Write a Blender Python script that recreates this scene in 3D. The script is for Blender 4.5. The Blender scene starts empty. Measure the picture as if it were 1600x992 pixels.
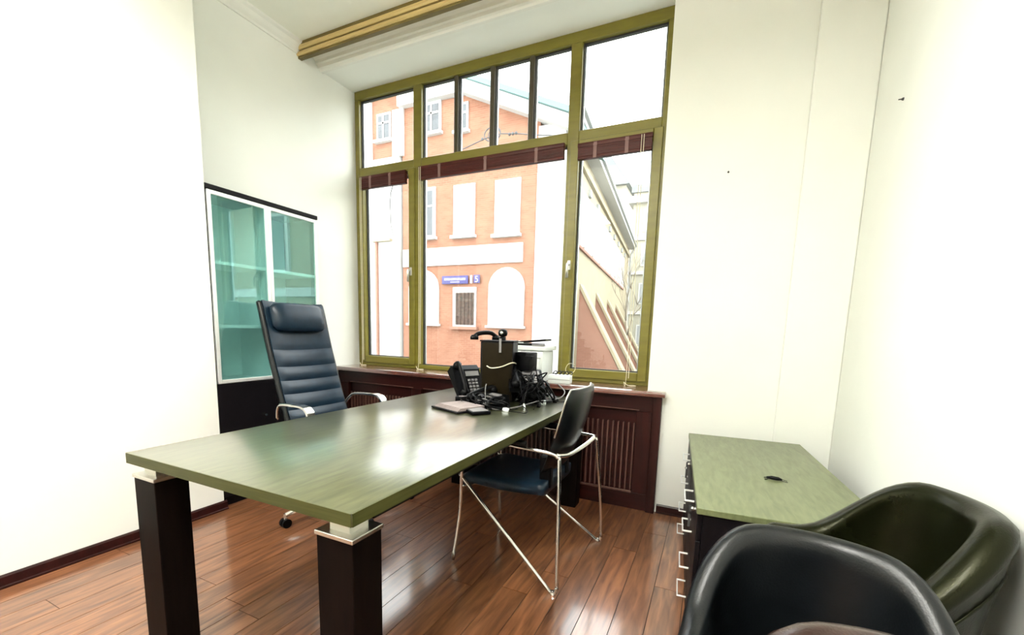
import bpy, bmesh, math, random
from mathutils import Vector, Matrix
random.seed(7)
R = math.radians
scene = bpy.context.scene
COL = scene.collection

# ------------------------------------------------------------------ camera
yaw, pitch, roll = R(24.96), R(-7.717), R(1.618)
fwd = Vector((-math.sin(yaw) * math.cos(pitch), math.cos(yaw) * math.cos(pitch), math.sin(pitch)))
rgt = Vector((math.cos(yaw), math.sin(yaw), 0))
upv = rgt.cross(fwd)
r2 = rgt * math.cos(roll) + upv * math.sin(roll)
u2 = -rgt * math.sin(roll) + upv * math.cos(roll)
cam_d = bpy.data.cameras.new('camera')
cam = bpy.data.objects.new('camera', cam_d)
COL.objects.link(cam)
M4 = Matrix.Identity(4)
for i in range(3):
    M4[i][0], M4[i][1], M4[i][2] = r2[i], u2[i], -fwd[i]
M4[0][3], M4[1][3], M4[2][3] = 0, 0, 1.2
cam.matrix_world = M4
cam_d.sensor_fit = 'HORIZONTAL'
cam_d.sensor_width = 36
cam_d.lens = 672.3 / 1600 * 36
cam_d.shift_x = (800 - 797.2) / 1600
cam_d.shift_y = (607.2 - 496) / 1600
cam_d.clip_start = 0.02
cam_d.clip_end = 300
scene.camera = cam

# ------------------------------------------------------------------ world (overcast sky), exposure
world = bpy.data.worlds.new('overcast_sky')
scene.world = world
world.use_nodes = True
bg = world.node_tree.nodes['Background']
bg.inputs['Color'].default_value = (0.96, 0.985, 1.0, 1)
bg.inputs['Strength'].default_value = 8.8
scene.view_settings.view_transform = 'Standard'
scene.view_settings.look = 'None'
scene.view_settings.gamma = 1
scene.view_settings.use_curve_mapping = False
scene.view_settings.exposure = 0.0
FILL_LAMP = 80.0          # radiance of the two unseen lamps added to brighten the room

# portal that guides sky light through the window opening
pl = bpy.data.lights.new('window_portal', 'AREA')
pl.shape = 'RECTANGLE'; pl.size = 2.76; pl.size_y = 2.44
pl.cycles.is_portal = True
po = bpy.data.objects.new('window_portal', pl)
po.location = (-1.75, 3.305, 2.06); po.rotation_euler = (R(-90), 0, 0)
COL.objects.link(po)

# ------------------------------------------------------------------ materials
def newmat(name):
    m = bpy.data.materials.new(name); m.use_nodes = True
    nt = m.node_tree
    return m, nt, nt.nodes['Principled BSDF']

def mat(name, col, rough=0.5, metal=0.0, spec=0.5, coat=0.0, noise=0.0, nscale=20.0, stretch=None, bump=0.0, bscale=60.0, col2=None, coat_rough=0.1, coat_ior=1.5, stint=None):
    m, nt, b = newmat(name)
    if stint: b.inputs['Specular Tint'].default_value = (*stint, 1)
    b.inputs['Coat IOR'].default_value = coat_ior
    b.inputs['Base Color'].default_value = (*col, 1)
    b.inputs['Roughness'].default_value = rough
    b.inputs['Metallic'].default_value = metal
    b.inputs['Specular IOR Level'].default_value = spec
    b.inputs['Coat Weight'].default_value = coat
    b.inputs['Coat Roughness'].default_value = coat_rough
    if noise or col2:
        tc = nt.nodes.new('ShaderNodeTexCoord')
        mp = nt.nodes.new('ShaderNodeMapping')
        if stretch: mp.inputs['Scale'].default_value = stretch
        nz = nt.nodes.new('ShaderNodeTexNoise')
        nz.inputs['Scale'].default_value = nscale
        nz.inputs['Detail'].default_value = 5
        rp = nt.nodes.new('ShaderNodeValToRGB')
        rp.color_ramp.elements[0].position = 0.3
        rp.color_ramp.elements[1].position = 0.7
        c2 = col2 if col2 else tuple(min(1, c * (1 + noise)) for c in col)
        c1 = col if col2 else tuple(c * (1 - noise) for c in col)
        rp.color_ramp.elements[0].color = (*c1, 1)
        rp.color_ramp.elements[1].color = (*c2, 1)
        L = nt.links.new
        L(tc.outputs['Object'], mp.inputs['Vector']); L(mp.outputs['Vector'], nz.inputs['Vector'])
        L(nz.outputs['Fac'], rp.inputs['Fac']); L(rp.outputs['Color'], b.inputs['Base Color'])
    if bump:
        tc2 = nt.nodes.new('ShaderNodeTexCoord')
        nb = nt.nodes.new('ShaderNodeTexNoise'); nb.inputs['Scale'].default_value = bscale
        nb.inputs['Detail'].default_value = 4
        bp = nt.nodes.new('ShaderNodeBump'); bp.inputs['Strength'].default_value = bump
        bp.inputs['Distance'].default_value = 0.002
        nt.links.new(tc2.outputs['Object'], nb.inputs['Vector'])
        nt.links.new(nb.outputs['Fac'], bp.inputs['Height'])
        nt.links.new(bp.outputs['Normal'], b.inputs['Normal'])
    return m

def glass_mat(name, tint=(1, 1, 1), ior=1.45, diffuse=None, dfac=0.0, rough=0.0, gtint=(1, 1, 1)):
    m = bpy.data.materials.new(name); m.use_nodes = True
    nt = m.node_tree; nt.nodes.clear(); L = nt.links.new
    out = nt.nodes.new('ShaderNodeOutputMaterial')
    tr = nt.nodes.new('ShaderNodeBsdfTransparent'); tr.inputs['Color'].default_value = (*tint, 1)
    gl = nt.nodes.new('ShaderNodeBsdfGlossy'); gl.inputs['Roughness'].default_value = rough; gl.inputs['Color'].default_value = (*gtint, 1)
    # Schlick reflectance that is the same on both faces of the sheet
    f0 = ((ior - 1) / (ior + 1)) ** 2
    lw = nt.nodes.new('ShaderNodeLayerWeight'); lw.inputs['Blend'].default_value = .5
    pw_ = nt.nodes.new('ShaderNodeMath'); pw_.operation = 'POWER'; pw_.inputs[1].default_value = 5
    fr = nt.nodes.new('ShaderNodeMath'); fr.operation = 'MULTIPLY_ADD'
    fr.inputs[1].default_value = 1 - f0; fr.inputs[2].default_value = f0
    L(lw.outputs['Facing'], pw_.inputs[0]); L(pw_.outputs[0], fr.inputs[0])
    mx = nt.nodes.new('ShaderNodeMixShader')
    L(fr.outputs[0], mx.inputs['Fac']); L(gl.outputs[0], mx.inputs[2])
    if diffuse:
        df = nt.nodes.new('ShaderNodeBsdfDiffuse'); df.inputs['Color'].default_value = (*diffuse, 1)
        m2 = nt.nodes.new('ShaderNodeMixShader'); m2.inputs['Fac'].default_value = dfac
        L(tr.outputs[0], m2.inputs[1]); L(df.outputs[0], m2.inputs[2]); L(m2.outputs[0], mx.inputs[1])
    else:
        L(tr.outputs[0], mx.inputs[1])
    L(mx.outputs[0], out.inputs['Surface'])
    return m

def emit_mat(name, col, s):
    m, nt, b = newmat(name)
    b.inputs['Base Color'].default_value = (.9, .9, .9, 1)
    b.inputs['Emission Color'].default_value = (*col, 1)
    b.inputs['Emission Strength'].default_value = s
    return m

def wood_mat(name, dark, light, rough, stretch, coat=0.0, nscale=6.0, perobj=0.0, spec=0.5, coat_rough=0.1, coat_ior=1.5):
    """grain: noise strongly stretched along the boards; optional per-board shift"""
    m, nt, b = newmat(name); L = nt.links.new
    tc = nt.nodes.new('ShaderNodeTexCoord'); mp = nt.nodes.new('ShaderNodeMapping')
    mp.inputs['Scale'].default_value = stretch
    oi = nt.nodes.new('ShaderNodeObjectInfo')
    sc = nt.nodes.new('ShaderNodeVectorMath'); sc.operation = 'SCALE'
    cmb = nt.nodes.new('ShaderNodeCombineXYZ')
    L(oi.outputs['Random'], cmb.inputs[0]); L(oi.outputs['Random'], cmb.inputs[1])
    L(cmb.outputs[0], sc.inputs[0]); sc.inputs['Scale'].default_value = 37.0
    ad = nt.nodes.new('ShaderNodeVectorMath'); ad.operation = 'ADD'
    L(tc.outputs['Object'], mp.inputs['Vector']); L(mp.outputs['Vector'], ad.inputs[0]); L(sc.outputs[0], ad.inputs[1])
    nz = nt.nodes.new('ShaderNodeTexNoise'); nz.inputs['Scale'].default_value = nscale
    nz.inputs['Detail'].default_value = 7; nz.inputs['Distortion'].default_value = 0.6
    L(ad.outputs[0], nz.inputs['Vector'])
    rp = nt.nodes.new('ShaderNodeValToRGB')
    rp.color_ramp.elements[0].position = 0.28; rp.color_ramp.elements[0].color = (*dark, 1)
    rp.color_ramp.elements[1].position = 0.74; rp.color_ramp.elements[1].color = (*light, 1)
    L(nz.outputs['Fac'], rp.inputs['Fac'])
    hv = nt.nodes.new('ShaderNodeHueSaturation')
    mr = nt.nodes.new('ShaderNodeMapRange')
    mr.inputs['To Min'].default_value = 1 - perobj; mr.inputs['To Max'].default_value = 1 + perobj
    L(oi.outputs['Random'], mr.inputs['Value']); L(mr.outputs[0], hv.inputs['Value'])
    L(rp.outputs['Color'], hv.inputs['Color']); L(hv.outputs['Color'], b.inputs['Base Color'])
    b.inputs['Roughness'].default_value = rough
    b.inputs['Coat IOR'].default_value = coat_ior
    b.inputs['Coat Weight'].default_value = coat; b.inputs['Coat Roughness'].default_value = coat_rough
    b.inputs['Specular IOR Level'].default_value = spec
    return m

def brick_mat(name, c1, c2, mortar, scale=1.0):
    m, nt, b = newmat(name); L = nt.links.new
    tc = nt.nodes.new('ShaderNodeTexCoord')
    sp = nt.nodes.new('ShaderNodeSeparateXYZ'); cb = nt.nodes.new('ShaderNodeCombineXYZ')
    ad = nt.nodes.new('ShaderNodeMath'); ad.operation = 'ADD'
    L(tc.outputs['Object'], sp.inputs[0]); L(sp.outputs['X'], ad.inputs[0]); L(sp.outputs['Y'], ad.inputs[1])
    L(ad.outputs[0], cb.inputs[0]); L(sp.outputs['Z'], cb.inputs[1])
    br = nt.nodes.new('ShaderNodeTexBrick')
    br.inputs['Color1'].default_value = (*c1, 1); br.inputs['Color2'].default_value = (*c2, 1)
    br.inputs['Mortar'].default_value = (*mortar, 1)
    br.inputs['Scale'].default_value = scale; br.inputs['Brick Width'].default_value = 0.26
    br.inputs['Row Height'].default_value = 0.08; br.inputs['Mortar Size'].default_value = 0.008
    L(cb.outputs[0], br.inputs['Vector'])
    nz = nt.nodes.new('ShaderNodeTexNoise'); nz.inputs['Scale'].default_value = 1.3; nz.inputs['Detail'].default_value = 6
    L(tc.outputs['Object'], nz.inputs['Vector'])
    mx = nt.nodes.new('ShaderNodeMix'); mx.data_type = 'RGBA'; mx.blend_type = 'MULTIPLY'
    mx.inputs['Factor'].default_value = 0.35
    L(br.outputs['Color'], mx.inputs['A']); L(nz.outputs['Color'], mx.inputs['B'])
    hs = nt.nodes.new('ShaderNodeMix'); hs.data_type = 'RGBA'
    hs.inputs['Factor'].default_value = 0.75
    L(br.outputs['Color'], hs.inputs['A'])
    rp = nt.nodes.new('ShaderNodeValToRGB')
    rp.color_ramp.elements[0].position = .3; rp.color_ramp.elements[1].position = .7
    rp.color_ramp.elements[0].color = (*c1, 1); rp.color_ramp.elements[1].color = (*c2, 1)
    L(nz.outputs['Fac'], rp.inputs['Fac'])
    hs.inputs['Factor'].default_value = 0.5
    L(rp.outputs['Color'], hs.inputs['B']); L(hs.outputs['Result'], b.inputs['Base Color'])
    b.inputs['Roughness'].default_value = 0.9
    return m

M = {}
M['wall'] = mat('wall_paint', (.90, .91, .85), .75, noise=.015, nscale=3, bump=.05, bscale=90, spec=.2)
M['ceiling'] = mat('ceiling_paint', (.89, .90, .80), .8, noise=.02, nscale=4, bump=.08, bscale=120, spec=.2)
M['plaster'] = mat('plaster_moulding', (.86, .86, .79), .6, noise=.02, nscale=8)
M['floor'] = wood_mat('laminate', (.085, .028, .012), (.30, .125, .055), .28, (9, .9, 1), coat=.8, nscale=4.5, perobj=.16, coat_rough=.12, coat_ior=1.6)
M['floor_gap'] = mat('floor_joint', (.03, .012, .008), .7)
M['mahog'] = wood_mat('mahogany', (.012, .0022, .002), (.028, .005, .004), .36, (1, 9, 9), coat=.05, nscale=3, spec=.2)
M['mahog_v'] = wood_mat('mahogany_upright', (.012, .0022, .002), (.028, .005, .004), .38, (9, 9, 1), coat=.05, nscale=3, spec=.2)
M['sill'] = wood_mat('mahogany_sill', (.10, .03, .022), (.20, .07, .05), .22, (1, 12, 12), coat=1.0, nscale=3, coat_rough=.15, coat_ior=2.2)
M['slat'] = mat('slat_wood', (.10, .045, .034), .4, noise=.2, nscale=8, stretch=(8, 8, 1))
M['blind'] = wood_mat('blind_wood', (.028, .003, .002), (.075, .010, .007), .4, (1, 12, 12), nscale=4, spec=.25)
M['blind_tape'] = mat('blind_tape', (.18, .10, .09), .7, noise=.1)
M['cord'] = mat('blind_cord', (.75, .70, .52), .7, noise=.05)
M['frame'] = mat('olive_window_frame', (.15, .128, .017), .35, noise=.10, nscale=5, stretch=(1, 1, 6), spec=.4)
M['frame_dark'] = mat('dark_window_bar', (.045, .035, .015), .4, noise=.1, nscale=6)
M['gasket'] = mat('glazing_gasket', (.02, .018, .014), .6, noise=.1)
M['alu'] = mat('glazing_spacer', (.55, .57, .60), .35, metal=.8, noise=.05)
M['glass'] = glass_mat('window_glass', (.985, 1, .99), 1.4)
M['desk'] = wood_mat('olive_desk_veneer', (.038, .042, .016), (.082, .086, .036), .30, (7, 1.1, 3), coat=1.0, nscale=7, coat_rough=.2, coat_ior=1.95)
M['desk_edge'] = wood_mat('olive_edge_band', (.040, .042, .010), (.062, .064, .018), .5, (1.2, 1.2, 20), nscale=6, spec=.2)
M['desk_leg'] = wood_mat('dark_leg_veneer', (.003, .002, .002), (.007, .004, .003), .45, (9, 9, 1), nscale=5, spec=.03)
M['ped'] = wood_mat('olive_cabinet_veneer', (.085, .10, .042), (.16, .18, .085), .38, (7, 1.2, 3), coat=.15, nscale=8, coat_rough=.3)
M['black'] = mat('black_laminate', (.004, .003, .004), .45, spec=.15, noise=.2, nscale=12)
M['black_plastic'] = mat('black_plastic', (.002, .002, .0025), .4, spec=.12, noise=.2, nscale=30)
M['grey_plastic'] = mat('grey_plastic', (.20, .19, .19), .45, noise=.1, nscale=30)
M['olive_box'] = mat('dark_olive_board', (.009, .006, .002), .55, spec=.06, noise=.2, nscale=14)
M['leather'] = mat('black_leather', (.003, .004, .005), .30, spec=.28, noise=.2, nscale=25, bump=.25, bscale=260, coat=.05, coat_rough=.25)
M['leather_blue'] = mat('black_blue_leather', (.005, .014, .026), .34, spec=.22, noise=.2, nscale=20, bump=.2, bscale=240, coat=.08, coat_rough=.25)
M['leather_green'] = mat('dark_green_leather', (.004, .0045, .0015), .27, spec=.15, stint=(.85, .85, .55), noise=.25, nscale=14, bump=.25, bscale=260, coat=.04, coat_rough=.15)
M['leather_brown'] = mat('dark_brown_leather', (.022, .010, .008), .24, spec=.45, noise=.2, nscale=18, bump=.2, bscale=260)
M['chrome'] = mat('chrome', (.78, .77, .75), .12, metal=1, noise=.02)
M['steel'] = mat('brushed_steel', (.70, .69, .64), .3, metal=1, noise=.05, nscale=40, stretch=(1, 20, 20))
M['alu_frame'] = mat('pale_aluminium', (.80, .82, .80), .4, metal=.35, noise=.03)
M['cab_glass'] = glass_mat('teal_glass', (.80, .955, .945), 1.9, (.30, .68, .63), .13, .01, (.75, 1, .97))
M['cab_in'] = mat('cabinet_interior', (.62, .70, .68), .6, noise=.04)
M['shelf'] = mat('shelf_board', (.80, .84, .82), .5, noise=.03)
M['white_plastic'] = mat('white_plastic', (.78, .82, .80), .4, noise=.02)
M['paper'] = mat('paper', (.27, .22, .215), .8, noise=.15, nscale=30)
M['gold'] = mat('gold_rail', (.52, .38, .15), .4, noise=.12, nscale=5, stretch=(1, 6, 6))
M['gold_dark'] = mat('dark_gold_rail', (.13, .092, .02), .45, noise=.15, nscale=5)
M['lamp'] = emit_mat('fill_lamp_diffuser', (1, .985, .93), FILL_LAMP)
M['brick'] = brick_mat('orange_brick', (.165, .060, .032), (.225, .105, .062), (.24, .15, .10))
M['brick_dark'] = brick_mat('red_brick', (.19, .085, .055), (.23, .11, .075), (.25, .15, .11))
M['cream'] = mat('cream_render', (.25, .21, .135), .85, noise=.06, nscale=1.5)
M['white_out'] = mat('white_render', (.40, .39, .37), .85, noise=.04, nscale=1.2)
M['white_stone'] = brick_mat('white_quoin', (.36, .34, .325), (.42, .40, .385), (.25, .22, .21), .35)
M['pale'] = mat('pale_far_render', (.26, .245, .19), .9, noise=.06, nscale=.6)
M['teal'] = mat('teal_roof_edge', (.09, .17, .165), .6, noise=.1)
M['roof'] = mat('roof_sheet', (.12, .13, .13), .6, noise=.1, nscale=2)
M['pane_out'] = mat('street_pane', (.22, .225, .23), .12, noise=.1, nscale=1.5)
M['pane_dark'] = mat('dark_street_pane', (.05, .055, .06), .15, noise=.3, nscale=2)
M['grate'] = mat('brown_shutter', (.055, .032, .022), .8, noise=.5, nscale=9)
M['sign_blue'] = mat('blue_enamel', (.018, .012, .10), .35, noise=.04)
M['sign_white'] = mat('white_enamel', (.32, .30, .37), .5, noise=.02)
M['asphalt'] = mat('asphalt', (.13, .15, .14), .9, noise=.15, nscale=2)
M['iron'] = mat('dark_iron', (.04, .04, .04), .6, noise=.1)
M['bark'] = mat('pale_bark', (.20, .17, .13), .9, noise=.2, nscale=3)
M['grey_pipe'] = mat('grey_downpipe', (.26, .27, .26), .5, noise=.05)

# ------------------------------------------------------------------ mesh helpers
class MB:
    def __init__(s): s.bm = bmesh.new()
    def box(s, x0, x1, y0, y1, z0, z1, bevel=0, seg=2, mtx=None):
        r = bmesh.ops.create_cube(s.bm, size=1)
        vs = r['verts']
        for v in vs:
            v.co = Vector(((x0 + x1) / 2 + v.co.x * (x1 - x0), (y0 + y1) / 2 + v.co.y * (y1 - y0), (z0 + z1) / 2 + v.co.z * (z1 - z0)))
        if bevel:
            es = list({e for v in vs for e in v.link_edges})
            rr = bmesh.ops.bevel(s.bm, geom=es, offset=bevel, segments=seg, profile=.5, affect='EDGES')
            vs = list({v for f in rr['faces'] for v in f.verts} | {v for v in vs if v.is_valid})
        if mtx is not None:
            for v in vs: v.co = mtx @ v.co
        return s
    def tube(s, pts, r, n=8, closed=False, radii=None):
        pts = [Vector(p) for p in pts]
        rings = []; N = len(pts)
        up = None
        for i, p in enumerate(pts):
            if closed: t = (pts[(i + 1) % N] - pts[i - 1])
            elif i == 0: t = pts[1] - p
            elif i == N - 1: t = p - pts[i - 1]
            else: t = (pts[i + 1] - p).normalized() + (p - pts[i - 1]).normalized()
            if t.length < 1e-9: t = Vector((0, 0, 1))
            t.normalize()
            if up is None:
                up = Vector((0, 0, 1)) if abs(t.z) < .9 else Vector((1, 0, 0))
            a = up - t * up.dot(t)
            if a.length < 1e-6: a = t.orthogonal()
            a.normalize(); b = t.cross(a); up = a
            rr = radii[i] if radii else r
            rings.append([s.bm.verts.new(p + (a * math.cos(2 * math.pi * k / n) + b * math.sin(2 * math.pi * k / n)) * rr) for k in range(n)])
        m = N if closed else N - 1
        for i in range(m):
            A, B = rings[i], rings[(i + 1) % N]
            for k in range(n):
                s.bm.faces.new((A[k], A[(k + 1) % n], B[(k + 1) % n], B[k]))
        if not closed:
            s.bm.faces.new(rings[0][::-1]); s.bm.faces.new(rings[-1])
        return s
    def loft(s, rings, closed_ring=True, caps=True):
        rs = [[s.bm.verts.new(Vector(p)) for p in r] for r in rings]
        n = len(rs[0])
        for i in range(len(rs) - 1):
            for k in range(n if closed_ring else n - 1):
                s.bm.faces.new((rs[i][k], rs[i][(k + 1) % n], rs[i + 1][(k + 1) % n], rs[i + 1][k]))
        if caps:
            s.bm.faces.new(rs[0][::-1]); s.bm.faces.new(rs[-1])
        return s
    def prism(s, poly, axis, a, b):
        """poly: 2D points; axis 'x': (y,z), 'y': (x,z), 'z': (x,y)"""
        def P(q, t):
            return {'x': (t, q[0], q[1]), 'y': (q[0], t, q[1]), 'z': (q[0], q[1], t)}[axis]
        return s.loft([[P(q, a) for q in poly], [P(q, b) for q in poly]])
    def lathe(s, prof, c=(0, 0, 0), n=16):
        rings = [[(c[0] + r * math.cos(2 * math.pi * k / n), c[1] + r * math.sin(2 * math.pi * k / n), c[2] + z) for k in range(n)] for r, z in prof]
        return s.loft(rings)
    def build(s, name, m, parent=None, smooth=False, loc=None):
        bmesh.ops.recalc_face_normals(s.bm, faces=s.bm.faces)
        me = bpy.data.meshes.new(name); s.bm.to_mesh(me); s.bm.free()
        if smooth:
            for p in me.polygons: p.use_smooth = True
        me.materials.append(m if not isinstance(m, str) else M[m])
        o = bpy.data.objects.new(name, me); COL.objects.link(o)
        if loc is not None: o.location = loc
        if parent: o.parent = parent
        return o

def smooth_angle(o, ang=40):
    for p in o.data.polygons: p.use_smooth = True
    try: o.data.set_sharp_from_angle(angle=R(ang))
    except Exception: pass
    return o
def tag(o, label, cat, group=None, kind=None):
    o['label'] = label; o['category'] = cat
    if group: o['group'] = group
    if kind: o['kind'] = kind
    return o
def struct(o, label=None, cat=None):
    o['kind'] = 'structure'
    if label: o['label'] = label
    if cat: o['category'] = cat
    return o
def empty(name, loc, rz=0):
    o = bpy.data.objects.new(name, None); COL.objects.link(o)
    o.location = loc; o.rotation_euler = (0, 0, rz); o.empty_display_size = .1
    return o
def box(name, m, parent, x0, x1, y0, y1, z0, z1, bevel=0, seg=2):
    o = MB().box(x0, x1, y0, y1, z0, z1, bevel, seg).build(name, m, parent)
    if bevel: smooth_angle(o, 35)
    return o
def copy_tree(o, parent=None):
    c = o.copy(); COL.objects.link(c); c.parent = parent
    for ch in list(o.children): copy_tree(ch, c)
    return c
def spline(pts, n=8, closed=False):
    P = [Vector(p) for p in pts]; out = []; N = len(P)
    rng = range(N if closed else N - 1)
    for i in rng:
        p0 = P[i - 1] if (i > 0 or closed) else P[0] * 2 - P[1]
        p1 = P[i]; p2 = P[(i + 1) % N]
        p3 = P[(i + 2) % N] if (i + 2 < N or closed) else P[-1] * 2 - P[-2]
        for k in range(n):
            t = k / n
            out.append(.5 * ((2 * p1) + (p2 - p0) * t + (2 * p0 - 5 * p1 + 4 * p2 - p3) * t * t + (3 * p1 - p0 - 3 * p2 + p3) * t ** 3))
    if not closed: out.append(P[-1])
    return out

# ================================================================== ROOM SHELL
XL, XN, XR = -3.15, -2.78, 0.655      # recess wall, near left wall, right wall
YB, YP, YW = -2.6, 2.97, 3.20        # back wall, pier face, window inner plane
ZC, ZS = 3.38, 3.30                  # ceiling, window soffit
flo = struct(box('floor', 'floor_gap', None, XL - .1, XR + .1, YB - .1, YW + .05, -.06, -.004),
             'reddish brown laminate floor of long narrow planks', 'floor')
pw = .13
nx = int((XR - XL) / pw) + 1
for i in range(nx):
    x0 = XL + i * pw; x1 = min(x0 + pw, XR)
    y = YB - random.uniform(0, 1.2)
    while y < YP + .05:
        y1 = y + 1.25
        a, b_ = max(y, YB), min(y1, YP + .05)
        if x0 < XN - .02 and b_ < 1.62: y = y1; continue
        if x0 < XN - .02: a = max(a, 1.5)
        if b_ - a > .03:
            cx, cy = (x0 + x1) / 2, (a + b_) / 2
            MB().box(x0 + .0016 - cx, x1 - .0016 - cx, a + .0014 - cy, b_ - .0014 - cy, -.012, 0).build('plank', 'floor', flo, loc=(cx, cy, 0))
        y = y1

struct(MB().box(XN - .5, XN, YB - .1, 1.635, 0, ZC).build('wall_left', 'wall'), 'white painted wall on the left ending before the glass cabinet', 'wall')
struct(MB().box(XL - .15, XL, 1.635, YW + .10, 0, ZC + .1).build('wall_alcove', 'wall'), 'white alcove wall behind the glass cabinet beside the window', 'wall')
wr = struct(MB().box(XR, XR + .15, YB - .1, YW + .10, 0, ZC).build('wall_right', 'wall'), 'white painted wall on the right behind the tub chairs', 'wall')
struct(MB().box(XN, XR, YB - .15, YB, 0, ZC).build('wall_back', 'wall'), 'white wall behind the viewer', 'wall')
wp = MB().box(-.37, XR, YP, YW + .10, 0, ZS + .1).box(XL, XR, 2.84, YW + .10, ZS, ZC + .1)
wp.box(XL, -.37, YP + .06, YW + .10, 0, .80).box(XL, -.37, YW + .005, YW + .10, .80, .829)
struct(wp.build('wall_window', 'wall'), 'white wall around the window with a wide pier on its right', 'wall')
struct(MB().box(.37, XR, YP - .035, YP, 0, ZC - .001, .008).build('trim_1', 'wall'), 'shallow white boxed pilaster in the right-hand corner', 'pilaster')
struct(MB().box(XL - .15, XR + .15, YB - .15, 2.84, ZC, ZC + .1).build('ceiling', 'ceiling'), 'white ceiling', 'ceiling')
# cornices
co = [(0, 0), (0, -.075), (.012, -.075), (.016, -.06), (.035, -.045), (.05, -.02), (.07, -.012), (.075, 0)]
struct(MB().prism([(XL + a, ZC + b_) for a, b_ in co], 'y', 1.635, 2.62).build('trim_2', 'plaster'), 'thin white ceiling cornice above the glass cabinet', 'cornice')
struct(MB().prism([(XN + a, ZC + b_) for a, b_ in co], 'y', YB, 1.635).build('trim_3', 'plaster'), 'white ceiling cornice along the left wall', 'cornice')
hm = [(2.84, ZC), (2.84, ZS), (2.865, ZS), (2.865, ZS - .012), (2.84, ZS - .012), (2.83, ZS - .002), (2.815, ZS + .004), (2.81, ZS + .025), (2.795, ZS + .03), (2.79, ZS + .05), (2.77, ZC - .015), (2.76, ZC)]
struct(MB().prism(hm, 'x', XL, XR).build('trim_4', 'plaster'), 'white stepped moulding along the window soffit', 'moulding')
# baseboards
def baseboard(name, axis, a, b_, at_, side, label):
    prof = [(0, 0), (0, .058), (.006, .058), (.012, .05), (.014, .012), (.02, .008), (.02, 0)]
    poly = [(at_ + side * p, q) for p, q in prof]
    return struct(MB().prism(poly, axis, a, b_).build(name, 'mahog'), label, 'baseboard')
baseboard('baseboard_left', 'y', YB, 1.65, XN, 1, 'dark mahogany baseboard along the left wall')
baseboard('baseboard_right', 'y', YB, YP, XR, -1, 'dark mahogany baseboard along the right wall')
baseboard('baseboard_window', 'x', -.26, XR - .02, YP, -1, 'dark mahogany baseboard below the window pier')

# unseen hanging fill lamps, added because the window alone leaves the walls dim
def fill_luminaire(x, y, label):
    dz = .42
    t = empty('fill_lamp', (x, y, ZC))
    box('housing', 'white_plastic', t, -.15, .15, -.60, .60, -dz - .05, -dz, .006)
    box('diffuser', 'lamp', t, -.135, .135, -.57, .57, -dz - .060, -dz - .051)
    box('upper_diffuser', 'lamp', t, -.10, .10, -.55, .55, -dz + .001, -dz + .008)  # upward glowing face, added to brighten the ceiling
    for s in (-1, 1):
        box('end_cap', 'alu_frame', t, -.155, .155, s * .605 - .008, s * .605 + .008, -dz - .058, -dz + .006)
        MB().tube([(0, s * .5, -dz), (0, s * .5, 0)], .003, 6).build('suspension_wire', 'steel', t)
    box('ceiling_rose', 'white_plastic', t, -.05, .05, -.05, .05, -.03, -.001, .004)
    tag(t, label, 'pendant lamp')
fill_luminaire(-1.75, .05, 'long unseen lamp added to brighten the room, nearer the left wall')
fill_luminaire(-.45, .05, 'long unseen lamp added to brighten the room, nearer the right wall')

# gold curtain rail on the ceiling
t = empty('curtain_rail', (-1.26, 2.66, ZC))
xa, xb = XL + .002 + 1.26, XR - .002 + 1.26
box('mounting_board', 'gold_dark', t, xa, xb, -.052, .02, -.018, 0)
MB().prism([(-.046, -.018), (-.056, -.024), (-.058, -.042), (-.050, -.052), (.015, -.052), (.02, -.018)], 'x', xa, xb).build('upper_fascia', 'gold', t)
box('track_groove', 'gold_dark', t, xa, xb, -.040, .015, -.060, -.052)
MB().prism([(-.042, -.060), (-.050, -.066), (-.050, -.082), (-.042, -.090), (.010, -.090), (.012, -.060)], 'x', xa, xb).build('lower_fascia', 'gold', t)
box('bottom_track', 'gold_dark', t, xa, xb, -.036, -.004, -.104, -.090)
tag(t, 'gold and brown profiled curtain rail fixed to the ceiling before the window', 'curtain rail')

# ================================================================== WINDOW
W = empty('window_1', (-1.75, YW, .83))
def wb(name, m, x0, x1, y0, y1, z0, z1, parent=None, bevel=.004):
    o = MB().box(x0 + 1.75, x1 + 1.75, y0 - YW, y1 - YW, z0 - .83, z1 - .83, bevel, 1).build(name, m, parent or W)
    return o
fy0, fy1 = YW, YW + .08
XWL, XWR = -3.135, -.36
wb('frame_top', 'frame', XWL, XWR, fy0, fy1, 3.225, ZS)
wb('frame_bottom', 'frame', XWL, XWR, fy0, fy1, .829, .866)
wb('frame_side', 'frame', XWL, -3.085, fy0, fy1, .866, 3.225)
wb('frame_side', 'frame', -.43, XWR, fy0, fy1, .866, 3.225)
wb('mullion', 'frame', -2.475, -2.39, fy0, fy1, .866, 3.225)
wb('mullion', 'frame', -1.085, -1.00, fy0, fy1, .866, 3.225)
wb('transom', 'frame', -3.085, -2.475, fy0, fy1, 2.555, 2.64)
wb('transom', 'frame', -2.39, -1.085, fy0, fy1, 2.555, 2.64)
wb('transom', 'frame', -1.00, -.43, fy0, fy1, 2.555, 2.64)
for x in (-2.054, -1.722, -1.39):
    wb('glazing_bar', 'frame_dark', x - .019, x + .019, fy0 + .01, fy1 - .01, 2.64, 3.225)
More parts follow.
